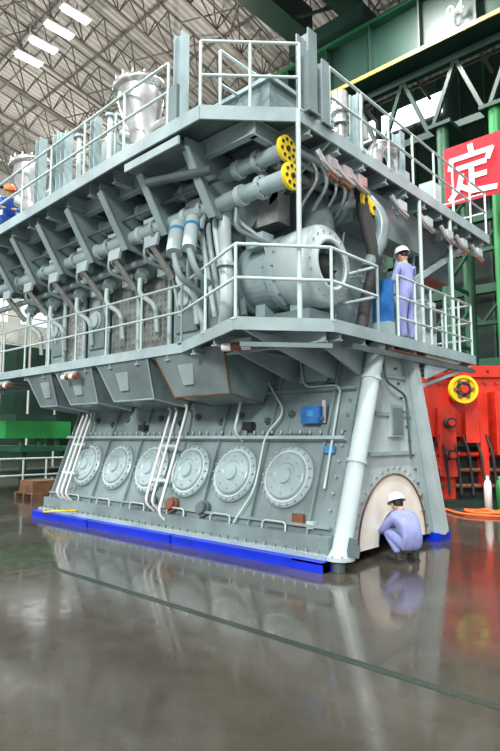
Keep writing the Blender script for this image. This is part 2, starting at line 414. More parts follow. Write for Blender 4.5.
mb=MB()
for (y,z,x1,r0) in ((-.50,5.74,-.30,.115),(-.60,5.26,-.14,.125)):
    mb.tube([(-12.4,y,z),(x1,y,z)],r0,'paint',18)
    for x in [x1-.5,x1-1.7,x1-2.9,-4.4,-5.6,-6.8,-8.,-9.2,-10.4]:
        mb.flange((x,y,z),(1,0,0),r0+.045,.07,'paint',8)
        mb.tube([(x-.45,y,z),(x-.35,y,z)],r0+.03,'paint_light',18)
    mb.lathe([(0,0),(.19,0),(.19,.05),(0,.05)],(x1,y,z),(1,0,0),'yellow',28,False)
    for k in range(8):
        an=2*math.pi*k/8+.2; p=V((x1+.05,y+.13*math.cos(an),z+.13*math.sin(an)))
        mb.tube([p,p+V((.012,0,0))],.026,'black',10)
    mb.tube([(x1+.05,y,z),(x1+.07,y,z)],.04,'black',10)
mb.tube([(-12.4,-.25,4.95),(-2.6,-.25,4.95),(-2.4,-.1,4.7)],.07,'paint',12)
mb.tube([(-12.4,-.85,5.5),(-1.2,-.85,5.5)],.03,'paint_dark',8)
mb.obj('main_pipes',E)

# --- turbocharger
mb=MB()
o=V((-2.0,.42,4.28))
mb.lathe([(0,0),(.45,0),(.5,.06),(.5,.3),(.56,.32),(.56,.4),(.5,.42),(.52,.95),(.6,1.0),(.6,1.1),(.54,1.15)],o,(1,0,0),'paint',36,False)
mb.lathe([(.5,1.1),(.55,1.14),(.60,1.22),(.62,1.4),(.62,1.68),(.60,1.74),(.56,1.77),(.44,1.79),(.40,1.83),(.36,1.84),(.33,1.80)],o,(1,0,0),'paint_light',44)
mb.lathe([(.335,1.82),(.32,1.6),(.2,1.55),(0,1.55)],o,(1,0,0),'paint_dark',32)
mb.lathe([(.2,1.56),(.2,1.7),(.1,1.74),(0,1.76)],o,(1,0,0),'black',24)
for k in range(10):
    an=2*math.pi*k/10; a=V((0,math.cos(an),math.sin(an))); mb.beam(o+V((1.66,0,0))+a*.1,o+V((1.66,0,0))+a*.33,.02,.06,'paint_mid',up=(1,.4,0))
for k in range(20):
    an=2*math.pi*k/20; p=o+V((1.75,.5*math.cos(an),.5*math.sin(an))); mb.tube([p,p+V((.05,0,0))],.015,'steel',6)
for k in range(16):
    an=2*math.pi*k/16; p=o+V((.95,.57*math.cos(an),.57*math.sin(an))); mb.tube([p,p+V((.2,0,0))],.018,'steel',6)
mb.tube(fil([o+V((1.35,.3,.2)),o+V((1.35,.35,.8)),o+V((1.0,.7,1.3))],.4),.26,'paint_mid',18)
mb.tube(fil([o+V((1.4,.45,-.2)),o+V((1.4,.75,-.5)),o+V((1.2,1.2,-.6))],.3),.28,'paint',18)
mb.bx(-1.8,-.4,.15,.75,3.3,3.62,'paint_mid')
mb.bx(-1.5,-1.3,.2,.65,3.5,3.9,'paint'); mb.bx(-.8,-.6,.2,.65,3.5,3.9,'paint')
mb.obj('turbocharger',E)
mb=MB()
mb.tube(fil([(-1.55,-.45,5.3),(-1.5,-.5,4.7),(-1.3,-.65,4.3),(-1.3,-.65,3.6),(-1.6,-.4,3.4)],.3,8),.10,'paint_light',14)
mb.flange((-1.3,-.65,4.25),(0,0,1),.15,.05,'paint',8)
mb.tube(fil([(-2.6,-.1,5.2),(-2.6,-.3,4.5),(-2.4,-.2,3.9),(-2.4,.0,3.3)],.3,6),.055,'paint_light',12)
for x,m_ in ((-1.85,'rail'),(-2.0,'paint'),(-2.15,'rail')):
    mb.tube(fil([(x,.0,5.6),(x+.1,-.5,5.2),(x+.3,-.6,4.6),(x+.35,-.4,3.6)],.3,6),.045,m_,10)
mb.tube([(-2.3,-.75,5.1),(-2.15,-.95,4.55)],.13,'paint_light',14); mb.tube([(-2.27,-.79,4.98),(-2.255,-.81,4.93)],.14,'bluewrap',14)
mb.tube([(-1.95,-.75,5.1),(-1.8,-.95,4.55)],.11,'paint_light',14); mb.tube([(-1.92,-.79,4.98),(-1.905,-.81,4.93)],.12,'bluewrap',14)
mb.tube([(-2.3,-.75,5.1),(-2.4,-.3,5.5)],.08,'paint',12); mb.tube([(-1.95,-.75,5.1),(-2.05,-.3,5.5)],.08,'paint',12)
mb.tube(fil([(-2.15,-.95,4.55),(-2.1,-.9,4.2),(-2.2,-.2,4.0)],.2),.05,'paint',10); mb.tube(fil([(-1.8,-.95,4.55),(-1.75,-.85,4.2),(-1.9,-.2,4.0)],.2),.05,'paint',10)
mb.obj('cooling_pipes',E)

# --- right-end pipe cluster
mb=MB()
mb.tube(fil([(-.2,1.2,5.9),(-.1,1.25,5.1),(0,1.4,4.5),(-.2,1.35,3.9),(-.2,1.2,3.3)],.35,8),.10,'rubber',14)
mb.tube(fil([(-.4,1.5,5.9),(.0,1.6,5.3),(.05,1.5,4.9),(-.1,1.3,4.4)],.35,8),.11,'paint_mid',14)
mb.bx(-.3,.02,1.74,1.88,3.6,4.3,'bluebox'); mb.bx(-.3,.02,1.7,1.9,3.25,3.6,'paint'); mb.bx(-.6,-.3,2.9,3.1,3.3,4.7,'paint_light')
for k,y in enumerate((2.9,3.15,3.5,3.9)):
    mb.tube(fil([(-.5,y,6.0),(-.45,y+.1,5.2),(-.5,y-.1,4.5),(-.4,y+.05,3.3)],.25,6),.03+.015*(k%2),('paint','rail','paint_mid')[k%3],8)
mb.bx(-.9,-.5,2.6,4.1,3.3,4.7,'paint_mid'); mb.bx(-.8,-.3,1.2,3.6,5.2,5.9,'paint_mid')
mb.bx(-.9,-.4,3.8,5.0,4.9,5.9,'paint_dark')
for y,z in ((1.22,5.5),(1.45,5.42)):
    mb.tube([(-.9,y,z),(-.1,y,z)],.08,'paint_light',12)
    mb.lathe([(0,0),(.12,0),(.12,.04),(0,.04)],(-.1,y,z),(1,0,0),'yellow',20,False)
    mb.tube([(-.06,y,z),(-.04,y,z)],.03,'black',8)
for y in (-.1,.3,.7,2.0,3.0,3.9,4.6,5.4):
    mb.tube(fil([(-.05,y,5.8),(.0,y+.15,5.6),(.0,y+.45,5.55)],.1),.05,'castsilver',8)
    mb.box((-.05,y+.3,5.7),(.15,.25,.15),'castsilver' if y<1 else 'paint_light')
for y in (.1,.45): mb.tube([(.0,y,5.5),(.0,y+.22,5.46)],.035,'copper',10)
for k in range(5): mb.tube(fil([(-.4,.2+k*.25,5.95),(-.3,.3+k*.25,5.6),(-.7,.35+k*.3,5.3),(-.8,.4+k*.3,4.9)],.15),.03,('castsilver','paint_light')[k%2],8)
for k,(x,z,r_) in enumerate(((-.35,5.88,.05),(-.5,5.84,.035),(-.75,5.8,.07),(-1.1,5.8,.05))):
    mb.tube([(x,-.2,z),(x,6.1,z)],r_,('paint','paint_light')[k%2],10)
for y in (.6,2.6,4.4): mb.bx(-1.2,-.25,y,y+.05,5.7,5.95,'paint')
mb.bx(-.5,-.2,3.4,3.9,3.28,4.3,'paint_light'); mb.bx(-.2,-.18,3.45,3.85,3.7,4.2,'paint_dark')
for y in (1.0,3.25,4.1):
    mb.lathe([(.11,-.01),(.13,0),(.11,.01),(.1,0),(.11,-.01)],(-.05,y,4.2),(1,.1,.1),'paint_dark',16); mb.tube([(-.3,y,4.2),(-.03,y,4.2)],.02,'steel',8)
mb.obj('end_piping',E)

# --- top deck
ZT=6.2
top=[(-12.6,-1.3),(-2.8,-1.5),(-.97,-1.5),(-.02,-.52),(.0,6.3),(-1.6,6.3),(-1.6,3.2),(-12.6,3.2)]
mb=MB()
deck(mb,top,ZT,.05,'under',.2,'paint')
x=-12.3
while x<-1.2:
    mb.ibeam((x,-1.3,ZT-.16),(x,1.2,ZT-.16),.12,.2,'paint'); x+=.75
for y in [-.3,.4,1.1,1.8,2.5,3.2,3.9,4.6,5.3,6.0]: mb.ibeam((-1.5,y,ZT-.16),(-.02,y,ZT-.16),.12,.2,'paint')
mb.ibeam((-12.5,-.9,ZT-.2),(-.5,-.9,ZT-.2),.12,.24,'paint')
mb.ibeam((-.55,-.9,ZT-.2),(-.55,6.2,ZT-.2),.12,.24,'paint')
for y in (.2,1.2,2.4): mb.prism([(-.02,y,6.05),(-1.2,y,6.05),(-1.2,y,5.4)],(0,.04,0),'paint')
mb.beam((-.3,5.9,6.0),(-.3,3.2,4.6),.1,.1,'paint')
mb.bx(-2.7,-1.5,-1.5,-1.0,5.86,5.9,'under'); mb.beam((-2.7,-1.5,5.9),(-1.4,-1.5,5.9),.03,.12,'paint')
mb.tube([(-2.45,-1.25,5.68),(-1.2,-1.05,5.55)],.07,'paint_dark',12)
mb.obj('top_deck',E)
mb=MB()
railing(mb,[(-12.5,-1.28,ZT),(-2.8,-1.47,ZT),(-1.7,-1.47,ZT)],1.0,1.2)
railing(mb,[(-1.0,-1.47,ZT),(-.04,-.5,ZT)],1.0,.7,rails=(1.,.5))
railing(mb,[(-.03,.2,ZT),(-.03,6.25,ZT),(-1.5,6.25,ZT)],1.0,.85)
railing(mb,[(-3.6,-1.1,ZT),(-3.6,1.0,ZT)],1.15,1.0)
railing(mb,[(-5.0,-.4,ZT),(-12,-.3,ZT)],1.5,1.3)
railing(mb,[(-1.1,-1.0,ZT),(-1.1,3.0,ZT)],1.15,1.0)
railing(mb,[(-1.5,3.2,ZT),(-1.5,6.2,ZT)],1.0,1.0)
mb.tube([(-.03,-.55,ZM),(-.03,-.55,ZT)],.035,'rail',10)
mb.tube([(-.03,3.0,ZM),(-.03,3.0,ZT)],.035,'rail',10)
mb.tube([(-.03,4.3,ZM),(-.03,4.3,ZT)],.035,'rail',10)
mb.obj('top_deck_railing',E)
mb=MB()
def pillar(x,y,h,w=.2,m='paint'):
    mb.bx(x-w/2,x+w/2,y-.012,y+.012,ZT,ZT+h,m)
    mb.bx(x-w/2-.012,x-w/2+.012,y-w/2,y+w/2,ZT,ZT+h,m); mb.bx(x+w/2-.012,x+w/2+.012,y-w/2,y+w/2,ZT,ZT+h,m)
    mb.bx(x-w/2-.05,x+w/2+.05,y-w/2-.04,y+w/2+.04,ZT,ZT+.03,m)
pillar(-1.52,-1.38,1.40,.15); pillar(-.05,-.32,1.25,.2,'paint_mid'); pillar(-.08,.05,1.0,.17,'paint_mid')
pillar(-3.9,-1.3,1.1,.14); pillar(-4.9,-1.3,1.2,.16); pillar(-5.2,-1.3,1.3,.16); pillar(-6.0,-1.25,1.5,.16)
for x in (-4.4,-5.5): mb.tube([(x,-.7,ZT),(x,-.7,ZT+1.6)],.05,'paint_light',10); mb.flange((x,-.7,ZT+1.6),(0,0,1),.1,.05,'paint',6)
mb.bx(-4.9,-4.2,-.6,.1,ZT,ZT+1.25,'paint_mid'); mb.bx(-1.75,-1.5,-1.48,-1.3,ZT,ZT+.6,'paint_mid')
mb.beam((-4.9,-1.3,ZT+1.15),(-5.2,-1.3,ZT+1.15),.06,.1,'paint')
pillar(-.2,1.2,1.1,.15); pillar(-.2,2.6,1.0,.15)
# hatch covers behind the corner railing
mb.bx(-1.6,-.5,-.6,.9,ZT,ZT+.62,'paint_mid'); mb.bx(-1.65,-.45,-.65,.95,ZT+.62,ZT+.68,'paint')
mb.lathe([(.2,0),(.2,.3),(.13,.36),(.13,.5),(0,.5)],(-1.2,-.1,ZT+.68),(0,0,1),'castsilver',18)
mb.obj('top_deck_posts',E)
mb=MB()
for x,y,s in ((-2.8,-1.0,1.),(-6.7,-.95,1.)):
    ax=V((-.10,-.08,1))
    mb.lathe([(.36,0),(.36,.05),(.3,.07),(.27,.3),(.26,.5),(.30,.75),(.35,.95),(.38,1.1),(.37,1.2),(.37,1.24),(.44,1.26),(.44,1.34),(.37,1.35),(.34,1.28),(.28,1.15),(0,1.0)],(x,y,ZT),ax,'castsilver',28)
    mb.tube([V((x-.02,y-.02,ZT+.35))+V((.0,-.1,.0)),V((x-.28,y-.3,ZT+.5))],.12,'castsilver',14)
    for k in range(14):
        an=2*math.pi*k/14; p=V((x-.125,y-.10,ZT+1.26))+V((.41*math.cos(an),.41*math.sin(an),0)); mb.tube([p,p+V((0,0,.14))],.018,'steel',6)
    mb.tube(fil([(x+.15,y,ZT+.5),(x+.5,y+.1,ZT+.6),(x+.55,y+.1,ZT)],.15),.11,'castsilver',12)
    if x>-4: mb.tube(fil([(x-.1,y,ZT+.6),(x-.5,y,ZT+.8),(x-.55,y,ZT)],.15),.08,'paint_light',12)
mb.obj('exhaust_outlets',E)
mb=MB()
mb.tube(fil([(-.5,1.2,ZT),(-.5,1.2,7.2),(-.5,1.75,7.35),(-.5,1.9,6.9)],.25,8),.11,'castsilver',14)
mb.flange((-.5,1.2,6.9),(0,0,1),.17,.05,'steel',8)
mb.tube(fil([(-.3,1.9,ZT),(-.3,1.95,6.75),(-.3,2.6,6.9),(-.3,2.75,6.2)],.25,8),.14,'castsilver',14)
mb.tube([(-.5,1.2,7.1),(-.5,1.2,7.45)],[.16,.13],'castsilver',14)
mb.bx(-.9,-.5,3.0,3.6,ZT,6.9,'paint'); mb.bx(-.7,-.4,4.4,4.8,ZT,7.0,'paint_light')
mb.obj('top_deck_elbows',E)

# ================================================================= SUPPORT BEAMS
mb=MB()
for a,b_ in ((-7.85,-5.6),(-5.55,-3.05),(-3.0,.05)):
    mb.bx(a,b_,-.22,-.06,0,.13,'blue'); mb.bx(a,b_,-.24,-.04,.105,.135,'blue')
mb.bx(-7.85,.05,3.1,3.4,0,.13,'blue'); mb.bx(-.3,.15,2.95,3.4,0,.13,'blue')
mb.bx(-.45,.05,-.24,.05,0,.13,'blue')
for x in (-7.5,-6,-4.5,-2.5,-1.4): mb.bx(x,x+.2,-.1,3.2,0,.13,'blue')
mb.obj('steel_support_frame')

# ================================================================= PEOPLE
def worker(name,loc,yaw,J,cloth,helmet,headdir=(1,0,-.2)):
    root=empty(name); Mx=Matrix.Translation(V(loc))@Matrix.Rotation(yaw,4,'Z')
    names=list(J['pts'].keys()); pts=[V(J['pts'][k][:3]) for k in names]
    ed=[(names.index(a),names.index(b_)) for a,b_ in J['edges']]
    me=bpy.data.meshes.new(name+'_coverall'); me.from_pydata([Mx@p for p in pts],ed,[])
    ob=bpy.data.objects.new('coverall',me); bpy.context.scene.collection.objects.link(ob); ob.parent=root
    md=ob.modifiers.new('Skin','SKIN'); 
    if not me.skin_vertices: me.skin_vertices.new()
    for i,k in enumerate(names):
        rr=J['pts'][k][3]; me.skin_vertices[0].data[i].radius=(rr,rr)
    me.skin_vertices[0].data[names.index('pelvis')].use_root=True
    md.use_smooth_shade=True
    sb=ob.modifiers.new('Sub','SUBSURF'); sb.levels=2; sb.render_levels=2
    me.materials.append(M[cloth])
    mb=MB()
    hc=V(J['head']); d=V(headdir).normalized(); sd=V((0,0,1)).cross(d).normalized(); up=d.cross(sd)
    Rm=Matrix((d,sd,up)).transposed()
    def H(x,y,z): return hc+Rm@V((x,y,z))
    mb.ell(hc,(.095,.075,.115),'skin',Rm,16,12)
    mb.ell(H(.03,0,-.06),(.06,.055,.06),'skin',Rm)
    mb.ell(H(.10,0,-.01),(.018,.013,.022),'skin',Rm,8,6)
    for q in (-1,1):
        mb.ell(H(.082,q*.03,.012),(.012,.014,.008),'white',Rm,8,6); mb.ell(H(.091,q*.03,.012),(.005,.006,.006),'black',Rm,8,6)
        mb.ell(H(0,q*.078,-.005),(.018,.01,.03),'skin',Rm,8,6)
        mb.ell(H(.088,q*.03,.03),(.008,.018,.004),'hair',Rm,8,6)
    mb.ell(H(.087,0,-.05),(.01,.022,.006),'copper',Rm,8,6)
    mb.ell(H(-.025,0,.02),(.085,.08,.1),'hair',Rm)
    nk=V(J['pts']['neck'][:3]); mb.tube([nk-(hc-nk).normalized()*.03,hc],[.052,.048],'skin',12)
    mb.lathe([(.13,0),(.128,.03),(.118,.07),(.09,.11),(.05,.13),(0,.135)],H(-.005,0,.045),up,helmet,20)
    mb.lathe([(.125,0),(.142,-.004),(.142,.006),(.125,.012)],H(-.005,0,.045),up,helmet,20)
    mb.ell(H(.125,0,.045),(.05,.07,.008),helmet,Rm)
    for sgn,w,hd,hu in J['hands']:
        w=V(w); hd=V(hd).normalized(); hu=V(hu); sdv=hd.cross(hu).normalized()*sgn; hn=sdv.cross(hd)*sgn
        R2=Matrix((hd,sdv,hn)).transposed()
        mb.ell(w+hd*.045,(.052,.04,.017),'skin',R2)
        mb.tube([w-hd*.03,w+hd*.02],[.03,.027],'skin',10)
        for k,(o_,L) in enumerate(((.03,.068),(.010,.078),(-.010,.072),(-.029,.055))):
            b0=w+hd*.085+sdv*o_; p1=b0+hd*L*.45-hn*.008; p2=p1+hd*L*.25-hn*.022; p3=p2+hd*L*.1-hn*.025
            mb.tube([b0-hd*.02,b0,p1,p2,p3],[.009,.009,.0085,.008,.006],'skin',8)
        t0=w+hd*.03+sdv*.03; mb.tube([t0,t0+hd*.03+sdv*.025,t0+hd*.055+sdv*.03-hn*.015],[.012,.011,.008],'skin',8)
    for a,t in J['feet']:
        a=V(a); t=V(t); dd=(t-a); dd.z=0; dd.normalize(); sd2=V((0,0,1)).cross(dd); R3=Matrix((dd,sd2,V((0,0,1)))).transposed()
        m_=V((a.x,a.y,.045))+dd*.07
        base=max(0,a.z-.1)
        m_.z=base+.045
        mb.ell(m_,(.145,.05,.045),'rubber',R3); mb.box(V((m_.x,m_.y,base+.012)),(.25,.085,.024),'rubber',R3)
        mb.tube([V((a.x,a.y,base+.03)),V((a.x,a.y,base+.13))],[.05,.05],'rubber',10)
    mb.v=[tuple(Mx@V(v)) for v in mb.v]
    mb.obj('head_hands_shoes',root)
    return root
crouch=dict(pts=dict(pelvis=(-.12,0,.27,.15),spine=(-.09,0,.43,.14),chest=(.04,0,.58,.15),neck=(.13,0,.70,.055),
  hipl=(-.06,.1,.25,.10),kneel=(.28,.17,.43,.07),ankl=(.02,.13,.12,.055),
  hipr=(-.06,-.1,.25,.10),kneer=(.27,-.17,.38,.07),ankr=(.0,-.14,.12,.055),
  shl=(.08,.17,.61,.075),ell=(.26,.23,.42,.055),wrl=(.47,.12,.36,.04),
  shr=(.08,-.17,.61,.075),elr=(.28,-.20,.44,.055),wrr=(.48,-.06,.44,.04)),
 edges=[('pelvis','spine'),('spine','chest'),('chest','neck'),('pelvis','hipl'),('hipl','kneel'),('kneel','ankl'),('pelvis','hipr'),('hipr','kneer'),('kneer','ankr'),('chest','shl'),('shl','ell'),('ell','wrl'),('chest','shr'),('shr','elr'),('elr','wrr')],
 head=(.21,0,.77),hands=[(1,(.49,.11,.355),(1,-.2,-.1),(0,0,1)),(-1,(.50,-.05,.44),(1,.1,0),(0,0,1))],
 feet=[((.02,.13,.10),(.2,.15,0)),((.0,-.14,.10),(.2,-.17,0))])
worker('worker',(.50,1.18,0),math.radians(155),crouch,'cloth','white',(1,0,-.45))
stand=dict(pts=dict(pelvis=(0,0,.93,.14),spine=(0,0,1.1,.125),chest=(.03,0,1.32,.145),neck=(.03,0,1.47,.055),
  hipl=(0,.1,.88,.10),kneel=(.03,.12,.5,.075),ankl=(0,.13,.14,.055),
  hipr=(0,-.1,.88,.10),kneer=(.03,-.12,.5,.075),ankr=(0,-.13,.14,.055),
  shl=(.02,.18,1.38,.07),ell=(.1,.26,1.12,.052),wrl=(.3,.18,1.02,.038),
  shr=(.02,-.18,1.38,.07),elr=(.08,-.26,1.12,.052),wrr=(.28,-.2,1.02,.038)),
 edges=crouch['edges'],head=(.07,0,1.59),
 hands=[(1,(.32,.17,1.02),(1,-.2,-.2),(0,0,1)),(-1,(.30,-.19,1.02),(1,.1,-.2),(0,0,1))],
 feet=[((0,.13,.10),(.2,.15,0)),((0,-.13,.10),(.2,-.15,0))])
# half-bent pose for the man on the top platform
bend=dict(pts=dict(pelvis=(-.22,0,.52,.14),spine=(-.14,0,.68,.135),chest=(.06,0,.82,.145),neck=(.16,0,.93,.055),
  hipl=(-.18,.1,.48,.10),kneel=(.18,.15,.45,.075),ankl=(-.02,.13,.12,.055),
  hipr=(-.18,-.1,.48,.10),kneer=(.18,-.15,.45,.075),ankr=(-.02,-.13,.12,.055),
  shl=(.1,.17,.86,.075),ell=(.24,.24,.62,.055),wrl=(.44,.14,.55,.04),
  shr=(.1,-.17,.86,.075),elr=(.24,-.24,.62,.055),wrr=(.44,-.14,.55,.04)),
 edges=crouch['edges'],head=(.23,0,1.02),
 hands=[(1,(.46,.13,.55),(1,-.2,-.1),(0,0,1)),(-1,(.46,-.13,.55),(1,.1,0),(0,0,1))],
 feet=[((-.02,.13,.10),(.2,.15,0)),((-.02,-.13,.10),(.2,-.15,0))])
worker('worker.001',(-8.05,-.95,ZT),math.radians(-25),bend,'cloth2','orange',(1,0,-.3))
worker('worker.002',(.0,2.38,ZM),math.radians(175),stand,'cloth','white',(1,0,-.3))

# ================================================================= RED MACHINE
hd=V((-.681,.7325,0)); rt=V((.7325,.681,0)); 
Rr=Matrix((rt,hd,V((0,0,1)))).transposed()
RM=empty('hydraulic_machine')
O=V((-1.35,8.5,0))
def W(x,y,z): return O+Rr@V((x,y,z))
mb=MB()
def rb(x0,x1,y0,y1,z0,z1,m): mb.box(W((x0+x1)/2,(y0+y1)/2,(z0+z1)/2),(x1-x0,y1-y0,z1-z0),m,Rr)
rb(-1.2,3.4,0,1.6,1.75,3.35,'red'); rb(-1.0,-.6,-.3,1.4,.75,2.5,'red'); rb(-.35,.0,-.3,.2,1.6,2.4,'red')
rb(-.9,-.6,-.1,1.4,0.0,1.6,'red'); rb(1.0,2.0,-.2,1.4,0.25,2.3,'red'); rb(-1.1,3.4,.2,1.5,0,1.75,'black')
rb(-1.2,3.4,-.5,0,0.0,.18,'greendark'); rb(-1.2,3.4,-.12,0.05,3.3,3.6,'red')
rb(.35,1.0,-.5,.2,1.3,2.9,'red'); rb(.4,.95,-.53,-.5,1.4,2.8,'red'); rb(1.1,3.4,-.2,.2,2.6,3.2,'red'); rb(2.2,3.4,-.4,.2,.6,2.4,'red')
rb(.05,.25,-.2,.1,.5,2.2,'red'); rb(-1.2,.3,-.05,.1,1.5,1.62,'greendark')
x,z,r_=-.42,2.95,.36
c=W(x,-.45,z); mb.lathe([(0,0),(r_*.35,0),(r_*.35,-.03),(r_*.8,-.03),(r_*.8,.03),(r_,.03),(r_,-.12),(0,-.12)],c,-hd,'yellow',28,False)
mb.tube([W(x,0,z),c],.2,'black',16)
mb.tube([c,c-hd*.08],.1,'red',12)
for k in range(6):
    an=k*math.pi/3; q=c+(rt*math.cos(an)+V((0,0,1))*math.sin(an))*.21; mb.tube([q,q-hd*.035],.05,'copper',8)
for x,z in ((.68,2.5),(.68,1.8),(-.8,2.1),(-.8,1.3)): mb.tube([W(x,-.3,z),W(x,-.56,z)],.13,'black',20); mb.tube([W(x,-.5,z),W(x,-.6,z)],.08,'red',20)
for k in range(8):
    x=-1.0+k*.3; mb.tube(fil([W(x,-.2,1.8),W(x+.1,-.35,1.3),W(x+.2,-.25,.3)],.2),.035,'rubber',8)
    mb.tube([W(x+.1,0,3.15),W(x+.1,-.06,3.15)],.035,'copper',8)
for z in (.5,.9,1.3): mb.tube([W(-1.1,-.05,z),W(1.0,-.05,z)],.06,('rubber','copper','red')[int(z*2)%3],10)
for k in range(12): mb.tube([W(-1.1+k*.36,-.12,3.45),W(-1.1+k*.36,-.15,3.45)],.03,'black',8)
mb.obj('machine_body',RM)
mb=MB()
pts=[]
for k in range(60):
    t=k/59; a=t*6*math.pi; pts.append(V((-.9+.3*math.cos(a)+.9*t,6.9+.25*math.sin(a)+.3*t,.05+.015*math.sin(a*2.3))))
mb.tube(pts,.035,'orange',8)
mb.tube(fil([(-1.6,7.0,.04),(-.8,6.2,.04),(.2,6.6,.04),(1.2,6.0,.04),(2.2,7.1,.04)],.5),.03,'orange',8)
mb.obj('rubber_hose')
T=MB()
for i,m_ in enumerate(('white','greenbright')):
    T.lathe([(0,0),(.09,0),(.09,.6),(.065,.7),(.03,.74),(.03,.82),(0,.82)],(-.75+i*.24,7.6+i*.1,.0),(0,0,1),m_,16)
T.obj('gas_cylinder')
mb=MB()
for k in range(3): mb.bx(.5,1.2,7.6+.25*k,7.85+.25*k,0,.18*(k+1),'black')
mb.bx(.5,.54,7.6,8.35,.0,.58,'wood')
mb.obj('step_block')

# ================================================================= LEFT BACKGROUND
mb=MB()
for x in (-15.5,-12.6):
    for y in (1.8,3.2,5.5): mb.bx(x-.08,x+.08,y-.08,y+.08,0,1.45,'greendark')
mb.bx(-15.7,-12.4,1.6,5.8,1.3,1.45,'green'); mb.bx(-15.2,-13.0,1.4,3.6,1.7,2.25,'greenbright'); mb.bx(-15.7,-12.4,1.6,5.8,.5,.62,'greendark')
mb.bx(-15.0,-13.2,3.8,5.4,1.45,2.0,'greendark')
for k in range(6): mb.tube([(-13.2,2.0+k*.6,1.45),(-13.2,2.0+k*.6,1.75)],.12,'green',10)
mb.bx(-14.9,-13.6,2.0,3.4,2.25,2.5,'greendark')
mb.obj('green_storage_rack')
mb=MB(); railing(mb,[(-12.2,.9,0),(-12.2,6.0,0)],1.1,.7,.03); mb.obj('safety_fence')
mb=MB()
for k in range(5): mb.bx(-12.0,-10.9,1.3+k*.22,1.45+k*.22,.14,.17,'wood')
for x in (-12.0,-11.5,-11.0): mb.bx(x,x+.1,1.3,2.4,0,.14,'wood')
mb.bx(-11.9,-11.1,1.4,2.2,.17,.5,'wood')
mb.obj('wooden_pallet')

# ================================================================= BUILDING
RX0,RX1,RY0,RY1,ZR=-36,12,-16,20,22
mb=MB(); mb.bx(RX0,16,-18,RY1,-.1,0,'floorpaint'); mb.obj('floor')
mb=MB(); mb.bx(-36,16,-2.47,-2.40,0,.003,'darkline'); mb.bx(-36,16,-2.40,-2.38,0,.004,'rubber'); mb.obj('trim_1')
mb=MB()
mb.add([(RX0,-14,ZR-2.5),(RX1,-14,ZR-2.5),(RX1,3,ZR+1.5),(RX0,3,ZR+1.5),(RX0,RY1,ZR-2),(RX1,RY1,ZR-2)],[(0,1,2,3),(3,2,5,4)],'roofsheet')
mb.obj('ceiling')
mb=MB()
mb.bx(RX0-.2,RX0,-14,RY1,8.5,ZR-2,'winwall'); mb.bx(RX0-.2,RX0,-14,RY1,0,8.5,'greendark')
mb.prism([(RX0-.2,-14,ZR-2.5),(RX0-.2,3,ZR+1.4),(RX0-.2,RY1,ZR-2.1)],(.2,0,0),'winwall')
mb.obj('wall_west')
mb=MB()
for y in range(-12,20,4):
    for z in (10,13.5,17):
        mb.bx(RX0+.0,RX0+.05,y+.4,y+3.4,z,z+2.2,'window')
mb.obj('window_1')
mb=MB()
mb.bx(RX0,RX1,RY1,RY1+.2,0,ZR-2,'greendark')
for k in range(40): mb.bx(RX0+1.2*k,RX0+1.2*k+.1,RY1-.08,RY1,0,ZR-2,'green')
mb.obj('wall_north')
mb=MB()
for x in (-34,-30,-26,-22,-18,-14,-10.2): mb.bx(x,x+3.4,RY1-.12,RY1-.09,17.9,19.0,'windowbright')
mb.obj('window_2')
mb=MB()
for x in (-17.25,-18.7,-20.2,-21.7,-28.5,-30.5):
    mb.bx(x-.17,x+.17,5.0,6.2,20.4,20.5,'lamp'); mb.bx(x-.22,x+.22,4.9,6.3,20.5,20.58,'white')
    mb.tube([(x,5.6,20.55),(x,5.6,22.2)],.02,'white',6)
for x in (-20,-26): mb.bx(x-.17,x+.17,12.0,13.3,19.0,19.1,'lamp'); mb.bx(x-.22,x+.22,11.9,13.4,19.1,19.18,'white')
mb.obj('ceiling_lamp')
mb=MB()
def ztop(y): return (ZR+1.5-(3-y)*4/17-.25) if y<3 else ZR+1.5-(y-3)*3.5/17-.25
for x in range(-34,4,3):
    ys=[-13+1.6*k for k in range(21)]; ys=[y for y in ys if y<=20]
    for i in range(len(ys)-1):
        a,b_=ys[i],ys[i+1]; za,zb2=ztop(a),ztop(b_)
        mt='truss'
        for q in (-.5,.5):
            mb.tube([(x+q,a,za),(x+q,b_,zb2)],.05,mt,5,False)
        mb.tube([(x,a,za-1.7),(x,b_,zb2-1.7)],.08,mt,5,False)
        for q in (-.5,.5):
            mb.tube([(x+q,a,za),(x,(a+b_)/2,(za+zb2)/2-1.7)],.035,mt,4,False); mb.tube([(x,(a+b_)/2,(za+zb2)/2-1.7),(x+q,b_,zb2)],.035,mt,4,False)
for y in range(-12,20,3):
    mb.tube([(-36,y,ztop(y)+.08),(8,y,ztop(y)+.08)],.07,'truss',5,False)
    if y%2==0: mb.tube([(-36,y,ztop(y)-1.7),(8,y,ztop(y)-1.7)],.05,'truss',5,False)
for x in range(-34,0,4):
    for y in range(-9,19,6):
        mb.tube([(x,y,ztop(y)-1.7),(x+4,y+3,ztop(y+3)-.1)],.04,'truss',5,False); mb.tube([(x+4,y,ztop(y)-1.7),(x,y+3,ztop(y+3)-.1)],.04,'truss',5,False)
mb.obj('roof_truss')
mb=MB()
for y in range(-12,20,2):
    mb.tube([(-33.5,y,0),(-33.5,y,19)],.08,'trusslight',5,False); 
    for z in range(8,18,2): mb.tube([(-33.5,y,z),(-33.5,y+2,z+2)],.045,'trusslight',4,False)
for z in range(8,20,2): mb.tube([(-33.5,-12,z),(-33.5,20,z)],.06,'trusslight',5,False)
mb.obj('wall_lattice')
mb=MB()
YG=12
mb.bx(-32,8,YG-.15,YG+.15,15.45,17.5,'greendark'); mb.bx(-32,8,YG-.5,YG+.5,17.4,17.55,'green'); mb.bx(-32,8,YG-.5,YG+.5,15.3,15.45,'greendark')
mb.bx(-32,8,YG-.56,YG-.5,15.27,15.42,'yellowdull')
